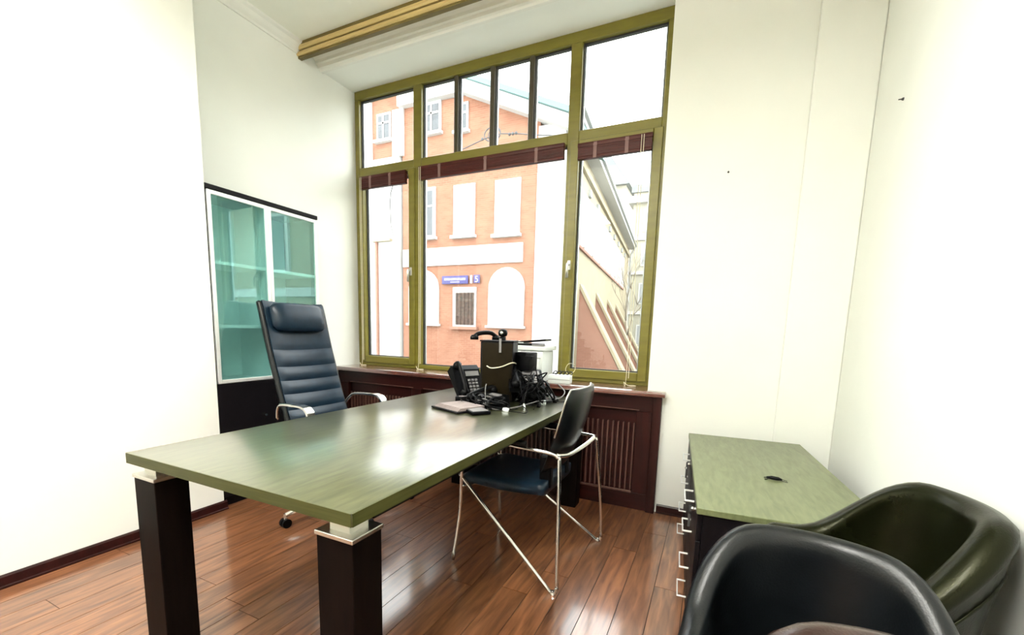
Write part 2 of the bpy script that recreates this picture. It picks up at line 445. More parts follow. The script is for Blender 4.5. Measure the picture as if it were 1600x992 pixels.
def pane(x0, x1, z0, z1):
    p = wb('pane', 'glass', x0 - .004, x1 + .004, YW + .04, YW + .046, z0 - .004, z1 + .004, bevel=0)
    # dark gasket and alloy spacer round each pane
    g = MB()
    for a in ((x0, x0 + .008, z0, z1), (x1 - .008, x1, z0, z1), (x0 + .008, x1 - .008, z0, z0 + .008), (x0 + .008, x1 - .008, z1 - .012, z1)):
        g.box(a[0] + 1.75, a[1] + 1.75, .03, .052, a[2] - .83, a[3] - .83)
    g.build('gasket', 'gasket', p)
    s = MB()
    for a in ((x0 + .008, x0 + .016), (x1 - .016, x1 - .008)):
        s.box(a[0] + 1.75, a[1] + 1.75, .046, .06, z0 + .008 - .83, z1 - .012 - .83)
    s.build('spacer', 'alu', p)
pane(-3.085, -2.475, 2.64, 3.225)
for a, b_ in ((-2.39, -2.073), (-2.035, -1.741), (-1.703, -1.409), (-1.371, -1.085)): pane(a, b_, 2.64, 3.225)
pane(-1.00, -.43, 2.64, 3.225)
pane(-2.39, -1.085, .866, 2.555)
def sash(x0, x1, z0, z1, hx):
    y0, y1 = YW - .016, YW + .06
    w = .062
    s = wb('sash', 'frame', x0, x0 + w, y0, y1, z0, z1)
    for a in ((x1 - w, x1, z0, z1), (x0 + w, x1 - w, z0, z0 + w), (x0 + w, x1 - w, z1 - .05, z1)):
        wb('sash_rail', 'frame', a[0], a[1], y0, y1, a[2], a[3], parent=s)
    pane(x0 + w, x1 - w, z0 + w, z1 - .05)
    h = wb('handle', 'steel', hx - .012, hx + .012, y0 - .008, y0, 1.66, 1.73, bevel=.003)
    MB().tube([(hx + 1.75, y0 - YW - .008, 1.70 - .83), (hx + 1.75, y0 - YW - .04, 1.70 - .83), (hx + 1.75, y0 - YW - .045, 1.69 - .83), (hx + 1.75, y0 - YW - .045, 1.60 - .83)], .009, 8).build('handle_grip', 'steel', h, True)
sash(-3.10, -2.455, .858, 2.57, -2.49)
sash(-1.055, -.415, .858, 2.57, -1.025)
struct(W, 'wide olive green window with transom panes and two side sashes', 'window')

# blinds drawn up
def blind(x0, x1, ztop, label, cordx):
    t = empty('venetian_blind', ((x0 + x1) / 2, YW - .035, ztop))
    w = (x1 - x0) / 2
    box('head_rail', 'blind', t, -w, w, -.018, .016, -.028, 0, .003)
    z = -.030
    for k in range(12):
        d = random.uniform(-.0015, .0015)
        MB().box(-w + .004, w - .004, -.017 + d, .015 + d, z - .0042, z).build('slat', 'blind', t)
        z -= .0050
    box('bottom_rail', 'blind', t, -w + .002, w - .002, -.018, .016, z - .020, z, .004)
    zb = z - .020
    n = 3 if w > .4 else 2
    for k in range(n):
        x = -w + (k + .5) * 2 * w / n if n > 2 else (-w * .5 if k == 0 else w * .35)
        MB().box(x - .012, x + .012, -.0205, -.0185, zb, -.006).box(x - .014, x + .014, -.0225, -.0205, -.03, -.018).build('ladder_tape', 'blind_tape', t)
    for k, dx in enumerate((0, .016)):
        bot = .853 - ztop
        cx = cordx - (x0 + x1) / 2 + dx
        pts = [(cx, -.026, -.01), (cx, -.027, -.5), (cx + .002, -.027, -1.0), (cx, -.03, bot + .03)]
        if k == 0: pts += [(cx - .01, -.05, bot + .004), (cx + .03, -.075, bot - .017), (cx + .075, -.065, bot - .017), (cx + .05, -.045, bot - .017), (cx + .02, -.07, bot - .017)]
        MB().tube(spline(pts, 6), .0022, 5).build('pull_cord', 'cord', t)
    tag(t, label, 'blind')
blind(-3.045, -2.52, 2.545, 'short dark red wooden blind drawn up in the left sash', -3.03)
blind(-2.385, -1.09, 2.553, 'wide dark red wooden blind drawn up over the middle pane', -2.37)
blind(-.99, -.475, 2.530, 'short dark red wooden blind drawn up in the right sash', -.545)

# sill and radiator cover
t = MB().box(XL + .001, -.25, 2.895, YP - .002, .795, .83, .006).box(XL + .001, -.372, YP - .004, YW - .001, .797, .8295)
o = t.build('windowsill', 'sill'); smooth_angle(o, 30)
tag(o, 'glossy mahogany windowsill running under the whole window', 'windowsill')
rc = empty('radiator_cover', (-1.70, 2.96, 0))
def rb(name, m, x0, x1, y0, y1, z0, z1, bevel=.003, parent=None):
    return MB().box(x0 + 1.70, x1 + 1.70, y0 - 2.96, y1 - 2.96, z0, z1, bevel, 1).build(name, m, parent or rc)
RX0, RX1 = XL + .004, -.272
bays = [(-3.02, -2.30), (-2.20, -1.62), (-1.52, -.96), (-.815, -.43)]
rb('backing_board', 'black', RX0, RX1, 2.985, 2.995, .02, .79, 0)
rb('top_rail', 'mahog', RX0, RX1, 2.945, 2.985, .685, .794)
rb('bottom_rail', 'mahog', RX0, RX1, 2.945, 2.985, .0, .115)
xs = [RX0] + [v for b_ in bays for v in b_] + [RX1]
for a, b_ in zip(xs[0::2], xs[1::2]):
    rb('stile', 'mahog_v', a, b_, 2.945, 2.985, .115, .685)
rb('end_post', 'mahog_v', RX1 - .055, RX1, 2.925, 2.945, 0, .794)
for a, b_ in bays:
    fr = rb('grille_panel', 'mahog', a, b_, 2.972, 2.984, .115, .685, 0)
    rb('grille_ledge', 'slat', a, b_, 2.938, 2.950, .112, .128, parent=fr)
    rb('grille_cap', 'slat', a + .02, b_ + .02, 2.940, 2.947, .690, .697, parent=fr)
    n = int((b_ - a) / .033)
    for k in range(n):
        x = a + .02 + k * (b_ - a - .03) / max(1, n - 1)
        rb('grille_slat', 'slat', x - .005, x + .005, 2.952, 2.972, .128, .60, .002, parent=fr)
tag(rc, 'dark mahogany radiator cover with slatted grilles below the windowsill', 'radiator cover')

# ================================================================== GLASS CABINET
cb = empty('glass_cabinet', (-2.965, 2.04, 0))
def cx(name, m, x0, x1, y0, y1, z0, z1, bevel=0, parent=None):
    return MB().box(x0 + 2.965, x1 + 2.965, y0 - 2.04, y1 - 2.04, z0, z1, bevel, 1).build(name, m, parent or cb)
C0, C1, CF = 1.640, 2.440, -2.785
cx('side_panel', 'black', XL + .004, CF - .018, C0, C0 + .018, .0, 1.985)
cx('side_panel', 'black', XL + .004, CF - .018, C1 - .018, C1, .0, 1.985)
cx('top_panel', 'black', XL + .004, CF + .004, C0 - .002, C1 + .002, 1.985, 2.012, .002)
cx('back_panel', 'cab_in', XL + .006, XL + .014, C0 + .018, C1 - .018, .82, 1.985)
cx('plinth', 'black', XL + .02, CF - .04, C0 + .018, C1 - .018, 0, .07)
for z in (.82, 1.185, 1.575): cx('shelf', 'shelf', XL + .014, CF - .020, C0 + .018, C1 - .018, z - .02, z)
cx('divider', 'cab_in', XL + .014, CF - .035, 2.031, 2.049, .82, 1.985)
def cab_door(y0, y1):
    d = cx('glass_door', 'cab_glass', CF - .012, CF - .007, y0 + .02, y1 - .02, .835, 1.96)
    for a in ((y0, y0 + .022, .815, 1.982), (y1 - .022, y1, .815, 1.982), (y0 + .022, y1 - .022, .815, .838), (y0 + .022, y1 - .022, 1.958, 1.982)):
        cx('door_frame', 'alu_frame', CF - .018, CF, a[0], a[1], a[2], a[3], .002, d)
cab_door(C0 + .012, 2.039); cab_door(2.041, C1 - .004)
for y0, y1, ky in ((C0 + .002, 2.039, 1.945), (2.041, C1 - .002, 2.10)):
    d = cx('lower_door', 'black', CF - .018, CF, y0, y1, .072, .811, .002)
    MB().tube([(CF + 2.965, ky - 2.04, .573), (CF + .02 + 2.965, ky - 2.04, .573)], .010, 10).build('knob', 'chrome', d)
tag(cb, 'tall black cabinet with two teal glass doors in the alcove', 'cabinet')

# ================================================================== DESK
dk = empty('desk', (-1.27, 1.81, 0))
D = lambda x, y: (x + 1.27, y - 1.81)
DX0, DX1, DY0, DY1 = -1.786, -.757, .738, 2.88
o = MB().box(DX0 + 1.27, DX1 + 1.27, DY0 - 1.81, DY1 - 1.81, .713, .75, .0025, 2).build('desktop', 'desk', dk); smooth_angle(o, 35)
for a in ((DX0 + .002, DX1 - .002, DY0 - .0015, DY0 + .001), (DX0 + .002, DX1 - .002, DY1 - .001, DY1 + .0015), (DX0 - .0015, DX0 + .001, DY0 + .002, DY1 - .002), (DX1 - .001, DX1 + .0015, DY0 + .002, DY1 - .002)):
    MB().box(a[0] + 1.27, a[1] + 1.27, a[2] - 1.81, a[3] - 1.81, .714, .749).build('edge_band', 'desk_edge', o)
for sx, x in ((1, DX1), (-1, DX0)):
    for sy, y in ((-1, DY0), (1, DY1)):
        # leg box tucked just inside the corner
        xa = x - sx * .012; xb_ = xa - sx * .125
        ya = y - sy * .012; yb = ya - sy * .105
        X0, X1 = sorted((xa, xb_)); Y0, Y1 = sorted((ya, yb))
        lg = MB().box(X0 + 1.27, X1 + 1.27, Y0 - 1.81, Y1 - 1.81, 0, .662, .002, 1).build('leg', 'desk_leg', dk)
        MB().box(X0 - .004 + 1.27, X1 + .004 + 1.27, Y0 - .004 - 1.81, Y1 + .004 - 1.81, .662, .674, .0015, 1).build('cap_plate', 'steel', lg)
        MB().box(X0 + .028 + 1.27, X1 - .028 + 1.27, Y0 + .02 - 1.81, Y1 - .02 - 1.81, .674, .713).build('spacer_block', 'steel', lg)
for y in (DY0 + .16, DY1 - .2):
    MB().box(DX0 + .14 + 1.27, DX1 - .14 + 1.27, y - 1.81, y + .04 - 1.81, .675, .713).build('under_rail', 'black', dk)
for x in (DX0 + .05, DX1 - .09):
    MB().box(x + 1.27, x + .04 + 1.27, DY0 + .13 - 1.81, DY1 - .13 - 1.81, .675, .713).build('under_rail', 'black', dk)
tag(dk, 'long olive brown desk with thick dark square legs and steel spacers', 'desk')

# ================================================================== LOW DRAWER CABINET
pd = empty('drawer_cabinet', (.0, 1.60, 0), R(4.0))
PW, PL, PH = .585, 1.245, .60
o = MB().box(-.004, PW, -.006, PL, PH - .024, PH, .002, 1).build('top_board', 'ped', pd)
MB().box(.018, PW - .004, .0, PL - .004, .05, PH - .024).build('body', 'black', pd)
MB().box(.04, PW - .03, .03, PL - .03, 0, .05).build('plinth', 'black', pd)
for c0 in (.004, .624):
    for zi, (z0, z1) in enumerate(((.475, .573), (.315, .472), (.155, .312), (.055, .152))):
        d = MB().box(.0, .017, c0, c0 + .612, z0, z1, .0015, 1).build('drawer', 'black', pd)
        yc = c0 + .306; zc = (z0 + z1) / 2 + .005
        h = .064
        MB().tube([(.0, yc - h, zc), (-.034, yc - h, zc), (-.034, yc + h, zc), (.0, yc + h, zc)], .0042, 6).build('handle', 'alu_frame', d)
        if zi == 0:
            yk = c0 + .16
            MB().tube([(.0, yk, zc), (-.014, yk, zc)], .009, 10).build('lock', 'chrome', d)
            k = MB().box(-.022, -.012, yk - .002, yk + .002, zc - .012, zc + .012)
            k.tube(spline([(-.018, yk, zc - .012), (-.025, yk + .006, zc - .022), (-.018, yk + .012, zc - .03), (-.012, yk + .004, zc - .022)], 5, True), .0015, 5, True)
            k.box(-.022, -.013, yk + .002, yk + .006, zc - .075, zc - .028)
            k.build('keys', 'iron', d)
tag(pd, 'low cabinet with olive wood top and white handled drawers by the right wall', 'drawer cabinet')
# tiny plug on the cabinet top
f = empty('cable_stub', (.284, 2.082, .60))
MB().tube([(-.03, .004, .007), (-.012, .0, .009), (.012, -.004, .009), (.026, -.006, .007)], .008, 8, radii=[.004, .008, .008, .004]).build('plug_body', 'black_plastic', f, True)
for s in (-1, 1):
    MB().tube(spline([(-.02, 0, .006), (-.028, s * .012, .004), (-.038, s * .016, .002)], 4), .0016, 5).build('prong', 'black_plastic', f)
    MB().tube(spline([(.02, -.005, .006), (.03, s * .012 - .004, .004), (.046, s * .010 - .006, .002)], 4), .0012, 5).build('wire_end', 'black_plastic', f)
tag(f, 'tiny black cable stub lying on the olive cabinet top', 'cable stub')

# ================================================================== TUB ARMCHAIRS
def tub_chair(label, loc, rz, hw=.265, hd=.27, top=.80, arm=.64, armlen=.26, th=.062, m='leather_green'):
    t = empty('tub_armchair', loc, rz)
    NU = 44
    rings = []
    for i in range(NU + 1):
        u = -1 + 2 * i / NU
        a = u * R(112) if abs(u) < .72 else math.copysign(R(112) * .72, u)
        # plan: semicircular back (towards +y), arms run straight to the front
        if abs(u) < .72:
            ang = u / .72 * R(90)
            px, py = math.sin(ang), math.cos(ang)
            nxn, nyn = px, py
            px *= hw; py = py * hd * .95
        else:
            s_ = (abs(u) - .72) / .28
            px, py = math.copysign(hw, u), -s_ * armlen
            nxn, nyn = math.copysign(1, u), 0
        q = min(1, abs(u) / 1.0)
        e = 0.5 - 0.5 * math.cos(math.pi * min(1, max(0, (q - .22) / .62)))
        zt = top + (arm - top) * e
        if q > .93: zt -= (q - .93) / .07 * .05
        zb = .26
        def pt(off, z):
            lean = .045 * max(0, (z - .42) / .38) * (1 - .6 * e)
            return (px + nxn * (off + lean), py + nyn * (off + lean), z)
        r = th / 2
        ring = [pt(-r * .8, zb), pt(r * .8, zb), pt(r * 1.0, zb + .1), pt(r, zb + (zt - zb) * .6), pt(r * 1.05, zt - .045)]
        for k in range(7):
            b_ = math.pi * k / 6
            ring.append(pt(r * 1.15 * math.cos(b_), zt - .032 + .032 * math.sin(b_)))
        ring += [pt(-r * 1.05, zt - .05), pt(-r, zb + (zt - zb) * .5), pt(-r, zb + .1)]
        rings.append(ring)
    sh = MB().loft(rings).build('shell', m, t, True)
    smooth_angle(sh, 50)
    # piping just below the rolled rim, outside
    pp = []
    for i, rg in enumerate(rings):
        pp.append(Vector(rg[3]) * .35 + Vector(rg[4]) * .65)
    MB().tube(pp, .004, 6).build('piping', m, sh, True)
    # seat cushion
    n = 28; prof = [(.0, .0), (.9, .0), (.98, .02), (1, .05), (.98, .085), (.9, .105), (.5, .118), (.0, .12)]
    rr = []
    for s_, z in prof[1:]:
        ring = []
        for k in range(n):
            a = 2 * math.pi * k / n
            c, d_ = math.cos(a), math.sin(a)
            ex = math.copysign(abs(c) ** .7, c); ey = math.copysign(abs(d_) ** .7, d_)
            ring.append((ex * (hw - .035) * s_, (hd - .035 - armlen) / 2 + ey * (hd - .03 + armlen) / 2 * s_, .345 + z))
        rr.append(ring)
    MB().loft(rr).build('seat_cushion', m, t, True)
    box('seat_base', 'black', t, -hw + .03, hw - .03, -armlen + .01, hd - .08, .26, .345, .01)
    for sx in (-1, 1):
        for y in (-armlen + .04, hd - .10):
            MB().tube([(sx * (hw - .06), y, .26), (sx * (hw - .04), y * 1.05, .0)], .018, 10, radii=[.022, .013]).build('leg', 'black', t)
    tag(t, label, 'armchair', 'dark leather tub armchairs in the corner')
    return t
tub_chair('dark leather tub armchair in the middle, its arms opening towards the viewer', (.205, .865, 0), R(-8), .182, .185, .785, .64, .16, th=.045, m='leather')
tub_chair('dark green leather tub armchair with its back against the right wall', (.377, 1.352, 0), R(-80), .195, .20, .82, .62, .18)
tub_chair('nearest brown leather tub armchair, only its back rim showing at the bottom edge', (.235, .40, 0), R(-10), .19, .215, .832, .66, .22, m='leather_brown')

# ================================================================== OFFICE CHAIR
oc = empty('office_chair', (-2.15, 2.06, 0), R(-2))
prof = [(-.225, .50), (-.262, .56), (-.30, .66), (-.335, .76), (-.37, .87), (-.405, .98), (-.437, 1.09), (-.463, 1.19), (-.487, 1.28), (-.505, 1.335)]
ps = spline([(a, 0, b_) for a, b_ in prof], 5)
def strip(i0, i1, hw, th, bulge, name, m, parent, n=14, off=0.0):
    rings = []
    K = i1 - i0
    pts = ps[i0:i1 + 1]
    for j, p in enumerate(pts):
        a = ps[max(0, i0 + j - 1)]; b_ = ps[min(len(ps) - 1, i0 + j + 1)]
        tn = (b_ - a).normalized(); nn = Vector((tn.z, 0, -tn.x))
        v = j / K
        prow = math.sin(math.pi * min(1, max(0, v))) ** .35
        ring = []
        for k in range(n + 1):
            w = -1 + 2 * k / n
            edge = (1 - abs(w) ** 6) ** .5 if abs(w) < 1 else 0
            curve = .03 * w * w
            q = p + nn * (off + curve + th * .5 + bulge * prow * edge)
            ring.append((q.x, w * hw, q.z))
        for k in range(n, -1, -1):
            w = -1 + 2 * k / n
            q = p + nn * (off + .03 * w * w - th * .5)
            ring.append((q.x, w * hw, q.z))
        rings.append(ring)
    return MB().loft(rings).build(name, m, parent, True)
N = len(ps) - 1
bk = strip(0, N, .242, .03, .0, 'backrest', 'leather', oc, off=-.015)
cuts = [0, 5, 9, 14, 18, 22, 27, N]
for a, b_ in zip(cuts[:-1], cuts[1:]):
    smooth_angle(strip(a, b_, .225, .012, .012, 'back_panel', 'leather_blue', bk, off=.006), 60)
# raised side borders
for s in (-1, 1):
    MB().tube([(p.x + .020, s * .232, p.z) for p in ps], .017, 8).build('side_bolster', 'leather', bk, True)
# headrest pillow
rings = []
for j in range(13):
    w = -1 + 2 * j / 12
    e = (1 - abs(w) ** 5) ** .4 if abs(w) < 1 else .18
    e = max(e, .25)
    ring = []
    for k in range(16):
        a = 2 * math.pi * k / 16
        px, pz = math.cos(a) * .042 * e, math.sin(a) * .098 * (.55 + .45 * e)
        c, s_ = math.cos(R(-13)), math.sin(R(-13))
        ring.append((-.415 + px * c + pz * s_, w * .200, 1.245 + pz * c - px * s_))
    rings.append(ring)
hp = MB().loft(rings).build('headrest', 'leather_blue', oc, True)
# seat
rings = []
for j in range(17):
    x = -.25 + .5 * j / 16
    v = j / 16
    ring = []
    zt = .50 + .02 * math.sin(v * math.pi) - (max(0, v - .8) / .2) ** 2 * .05
    for k in range(20):
        a = 2 * math.pi * k / 20
        c, s_ = math.cos(a), math.sin(a)
        ring.append((x, math.copysign(abs(c) ** .35, c) * .245, zt - .045 + math.copysign(abs(s_) ** .5, s_) * .045))
    rings.append(ring)
MB().loft(rings).build('seat', 'leather_blue', oc, True)
box('seat_pan', 'black_plastic', oc, -.12, .12, -.12, .12, .36, .42, .01)
for s in (-1, 1):
    pts = spline([(-.315, s * .26, .60), (-.27, s * .285, .675), (-.215, s * .295, .705), (-.05, s * .30, .712), (.03, s * .30, .70)], 6)
    ar = MB().tube(pts, .011, 8).build('armrest', 'chrome', oc, True)
    # broad flat chrome front that curves down to the seat
    fr = []
    for (x, z) in [(-.10, .72), (-.02, .722), (.03, .71), (.055, .68), (.062, .62), (.045, .53), (.0, .47)]:
        fr.append((x, z))
    ins = [(x - .010, z - .010) for x, z in fr]
    g = MB()
    g.loft([[(a[0], s * .30 - .026, a[1]), (a[0], s * .30 + .026, a[1]), (b_[0], s * .30 + .026, b_[1]), (b_[0], s * .30 - .026, b_[1])] for a, b_ in zip([(p.x, p.z) for p in spline([(x, 0, z) for x, z in fr], 4)], [(p.x, p.z) for p in spline([(x, 0, z) for x, z in ins], 4)])])
    smooth_angle(g.build('armrest_front', 'chrome', ar), 40)
    MB().tube([(.0, s * .30, .47), (.0, s * .12, .40)], .012, 8).build('arm_bracket', 'chrome', ar, True)
MB().lathe([(.028, .10), (.028, .20), (.02, .20), (.02, .36)], n=16).build('gas_lift', 'chrome', oc, True)
MB().lathe([(.05, .075), (.055, .10), (.045, .135), (.03, .14)], n=16).build('hub', 'chrome', oc, True)
for k in range(5):
    a = R(-97 + 72 * k)
    c, s_ = math.cos(a), math.sin(a)
    lg = MB().tube([(c * .04, s_ * .04, .115), (c * .18, s_ * .18, .10), (c * .42, s_ * .42, .075)], .018, 8, radii=[.024, .018, .013]).build('base_arm', 'chrome', oc, True)
    ca = MB()
    tx, ty = -s_, c
    cxp, cyp = c * .42, s_ * .42
    MB().tube([(cxp, cyp, .05), (cxp, cyp, .085)], .009, 8).build('caster_stem', 'chrome', lg)
    for o_ in (-.014, .014):
        MB().tube([(cxp + tx * (o_ - .009), cyp + ty * (o_ - .009), .027), (cxp + tx * (o_ + .009), cyp + ty * (o_ + .009), .027)], .027, 14).build('caster_wheel', 'black_plastic', lg)
tag(oc, 'high backed black leather office chair with headrest and chrome arms', 'office chair')

# ================================================================== VISITOR CHAIR
vc = empty('visitor_chair', (-.85, 2.06, 0))
V = lambda x, y, z: (x + .85, y - 2.06, z)
def frame_side(yf, yt, name_y):
    s = -1 if yt < 2.06 else 1
    xr = -.555 if s < 0 else -.495
    xt = -.605 if s < 0 else -.545
    up = spline([V(-1.135, yf + .03 * -s, .008), V(-1.12, yt, .25), V(-1.112, yt, .46), V(-1.095, yt, .57), V(-1.03, yt, .645), V(-.93, yt, .655), V(-.78, yt, .648), V(xt - .03, yt, .640), V(xt + .002, yt - .002 * s, .625), V(xt + .012, yt, .59), V(xr - .012, yf + .02 * -s, .25), V(xr, yf, .03)], 6)
    fr = MB().tube(up, .009, 10).build('side_frame', 'chrome', vc, True)
    dg = MB().tube(spline([V(-1.113, yt, .45), V(-1.08, yt, .42), V(xr - .06, yf + .006 * -s, .03), V(xr - .028, yf, .012), V(xr - .008, yf, .014), V(xr, yf, .04)], 6), .009, 10).build('diagonal_brace', 'chrome', fr, True)
    MB().lathe([(.013, 0), (.015, .006), (.012, .016)], V(xr - .018, yf, 0), 12).build('foot_cap', 'chrome', fr)
    rings = []
    for j in range(9):
        v = j / 8; x = -.99 + .23 * v
        w = .024 * max(.35, math.sin(math.pi * (v * .84 + .08)) ** .5); zt = .668 + .006 * math.sin(math.pi * v)
        rings.append([V(x, yt - w, zt), V(x, yt - w * .6, zt + .013), V(x, yt + w * .6, zt + .013), V(x, yt + w, zt), V(x, yt + w * .7, zt - .01), V(x, yt - w * .7, zt - .01)])
    MB().loft(rings).build('armrest_pad', 'black_plastic', fr, True)
frame_side(1.76, 1.83, 0); frame_side(2.37, 2.29, 1)
MB().tube(spline([V(-.605, 1.83, .635), V(-.585, 1.95, .615), V(-.565, 2.16, .615), V(-.545, 2.29, .635)], 6), .012, 8).build('rear_crossbar', 'chrome', vc, True)
MB().tube(spline([V(-1.112, 1.83, .40), V(-1.09, 1.95, .385), V(-1.09, 2.17, .385), V(-1.112, 2.29, .40)], 6), .010, 8).build('front_crossbar', 'chrome', vc, True)
# backrest: curved padded panel, slightly reclined
rings = []
for j in range(19):
    v = j / 18; z = .53 + .405 * v
    xb_ = -.655 + .125 * v + .01 * math.sin(v * math.pi)
    hw = .215 * (1 - .10 * (1 - v) ** 2) * (1 - .16 * max(0, (v - .86) / .14) ** 2.2)
    th = .026 * (max(.12, math.sin(math.pi * min(1, v * .92 + .06))) ** .5)
    ring = []
    for k in range(15):
        w = -1 + 2 * k / 14
        ring.append(V(xb_ - .04 * w * w - th * (1 - abs(w) ** 4) ** .5 - .002, 2.065 + w * hw, z))
    for k in range(14, -1, -1):
        w = -1 + 2 * k / 14
        ring.append(V(xb_ - .04 * w * w + th * .8 * (1 - abs(w) ** 4) ** .5 + .002, 2.065 + w * hw, z))
    rings.append(ring)
bk = MB().loft(rings).build('backrest', 'leather', vc, True)
top = [Vector(rings[-1][k]) for k in range(15)]
edge = [Vector(rings[j][0]) for j in range(8, 18)] + top + [Vector(rings[j][14]) for j in range(17, 7, -1)]
MB().tube(edge, .0045, 6).build('edge_trim', 'steel', bk, True)
# seat
rings = []
for j in range(15):
    v = j / 14; x = -1.13 + .46 * v
    zt = .485 - .035 * max(0, 1 - v / .18) ** 2 - .012 * math.sin(v * math.pi)
    ring = []
    for k in range(20):
        a = 2 * math.pi * k / 20
        c, s_ = math.cos(a), math.sin(a)
        ring.append(V(x, 2.06 + math.copysign(abs(c) ** .3, c) * .222, zt - .035 + math.copysign(abs(s_) ** .5, s_) * .035))
    rings.append(ring)
MB().loft(rings).build('seat', 'leather_blue', vc, True)
for s in (-1, 1):
    MB().box(-.72 + .85, -.66 + .85, s * .13 - .02, s * .13 + .02, .44, .60, .006, 1).build('back_bracket', 'black_plastic', vc)
tag(vc, 'black leather visitor chair with chrome zigzag side frames at the desk', 'chair')

# ================================================================== THINGS ON THE DESK
ZD = .75
def telephone(label, loc, rz, tilt, handset=True, paper=True, sc=1.0):
    t = empty('telephone', loc); t.rotation_euler = (tilt, 0, rz); t.scale = (sc,) * 3
    body = MB().prism([(-.095, 0), (.095, 0), (.095, .06), (.06, .066), (-.095, .022)], 'x', -.09, .09)
    bo = body.build('body', 'black_plastic', t)
    sl = math.atan2(.044, .155)
    mt = Matrix.Translation((0, -.02, .0455)) @ Matrix.Rotation(sl, 4, 'X')
    for r_ in range(4):
        for c_ in range(3):
            MB().box(-.008 + c_ * .024, .008 + c_ * .024, -.055 + r_ * .020, -.042 + r_ * .020, -.004, .004, .001, 1, mt).build('key', 'grey_plastic', bo)
    MB().box(-.016, .075, .038, .068, -.003, .003, 0, 1, mt).build('display', 'grey_plastic', bo)
    if paper: MB().box(-.010, .075, -.068, -.060, -.003, .0025, 0, 1, mt).build('label_strip', 'paper', bo)
    if handset:
        h = MB().tube(spline([(-.058, -.10, .050), (-.058, -.06, .066), (-.058, .05, .092), (-.058, .095, .088)], 5), .014, 8)
        h.lathe([(.024, -.016), (.026, 0), (.02, .016)], (-.058, -.088, .046), 12)
        h.lathe([(.024, -.016), (.026, 0), (.02, .016)], (-.058, .082, .078), 12)
        h.build('handset', 'black_plastic', bo, True)
    tag(t, label, 'telephone', 'telephones heaped on the desk')
    return t
telephone('black desk telephone propped on edge with pale keys, leftmost in the heap', (-1.50, 2.50, ZD + .083), R(62), R(48), sc=1.12)
telephone('black desk telephone lying under the upright box in the heap', (-1.20, 2.265, ZD + .004), R(-25), R(0), paper=False)
telephone('black desk telephone at the window end of the heap', (-1.03, 2.60, ZD + .004), R(70), R(8), sc=1.2)
telephone('black desk telephone stacked on top of the heap beside the upright box', (-1.06, 2.50, ZD + .105), R(30), R(14), paper=False, sc=1.2)

bx = empty('upright_box', (-1.235, 2.47, ZD), R(14))
box('carcass', 'black', bx, -.105, .105, -.07, .09, .0, .375, .004)
box('front_panel', 'olive_box', bx, -.092, .100, -.076, -.069, .012, .370, .003)
box('lid', 'black', bx, -.108, .108, -.078, .094, .376, .386, .003)
MB().tube(spline([(-.06, -.079, .225), (-.03, -.083, .213), (.03, -.084, .222), (.085, -.082, .245), (.108, -.06, .25), (.112, .0, .24)], 5), .004, 6).build('cable_band', 'cord', bx, True)
tag(bx, 'dark upright box wrapped with a pale cable, tallest thing on the desk', 'box')
hs = empty('telephone_handset', (-1.335, 2.44, ZD + .386), R(20))
MB().tube(spline([(-.05, -.05, .018), (-.02, -.03, .040), (.04, .02, .044), (.075, .05, .022)], 5), .014, 8).build('grip', 'black_plastic', hs, True)
MB().lathe([(.026, -.016), (.027, .0), (.018, .014)], (-.05, -.05, .016), 12).build('mouthpiece', 'black_plastic', hs, True)
MB().lathe([(.026, -.016), (.027, .0), (.018, .014)], (.075, .05, .016), 12).build('earpiece', 'black_plastic', hs, True)
tag(hs, 'black telephone handset lying on top of the upright box', 'telephone handset')
wc = empty('webcam', (-1.185, 2.415, ZD + .387), R(10))
MB().lathe([(.012, -.022), (.026, -.016), (.030, .0), (.026, .018), (.01, .026)], (0, 0, .044), 14).build('camera_head', 'black_plastic', wc, True)
MB().tube([(0, -.024, .046), (0, -.036, .047)], .011, 12).build('lens', 'chrome', wc, True)
box('clip', 'black_plastic', wc, -.016, .016, -.014, .02, .0, .022, .003)
MB().box(-.014, .0, -.028, -.024, -.075, .012).build('clip_tail', 'grey_plastic', wc)
tag(wc, 'small black webcam perched on the upright box', 'webcam')
h2 = empty('desk_speaker', (-1.085, 2.55, ZD + .20), R(-8))
box('cabinet', 'black_plastic', h2, -.05, .06, -.05, .05, .0, .115, .006)
MB().box(.0, .085, -.06, -.03, .075, .093).box(-.02, .03, -.06, -.04, .09, .115).build('bracket', 'black_plastic', h2)
tag(h2, 'small black speaker with a bracket right of the upright box', 'speaker')

kb = empty('document_folder', (-1.27, 2.05, ZD), R(-22))
box('cover', 'black', kb, -.13, .12, -.10, .10, .001, .012, .002)
for k in range(5):
    MB().box(-.12 + .004 * k, .11, -.09 + .006 * k, .095, .0125 + .003 * k, .0150 + .003 * k).build('sheet', 'paper', kb)
tag(kb, 'black folder with loose papers lying flat on the desk', 'folder')
tb = empty('tablet_case', (-1.145, 2.02, ZD + .0005), R(-38))
box('case', 'black_plastic', tb, -.085, .085, -.055, .055, .001, .020, .006)
MB().box(-.075, .075, -.045, .045, .0201, .0212).build('screen', 'grey_plastic', tb)
tag(tb, 'black wedge shaped device beside the loose papers', 'device')
def adapter(label, loc, rz, w=.03, l=.05, hh=.03):
    t = empty('power_adapter', loc, rz)
    box('brick', 'black_plastic', t, -w, w, -l, l, .0, hh, .004)
    box('sticker', 'paper', t, -w * .6, w * .6, -l * .6, l * .5, hh + .0002, hh + .0012)
    MB().tube(spline([(0, -l, hh / 2), (.01, -l - .03, hh / 2), (.04, -l - .05, .006), (.09, -l - .03, .005)], 5), .003, 6).build('lead', 'black_plastic', t, True)
    tag(t, label, 'power adapter')
adapter('black power adapter with a pale sticker in front of the heap', (-1.10, 2.19, ZD + .001), R(60))
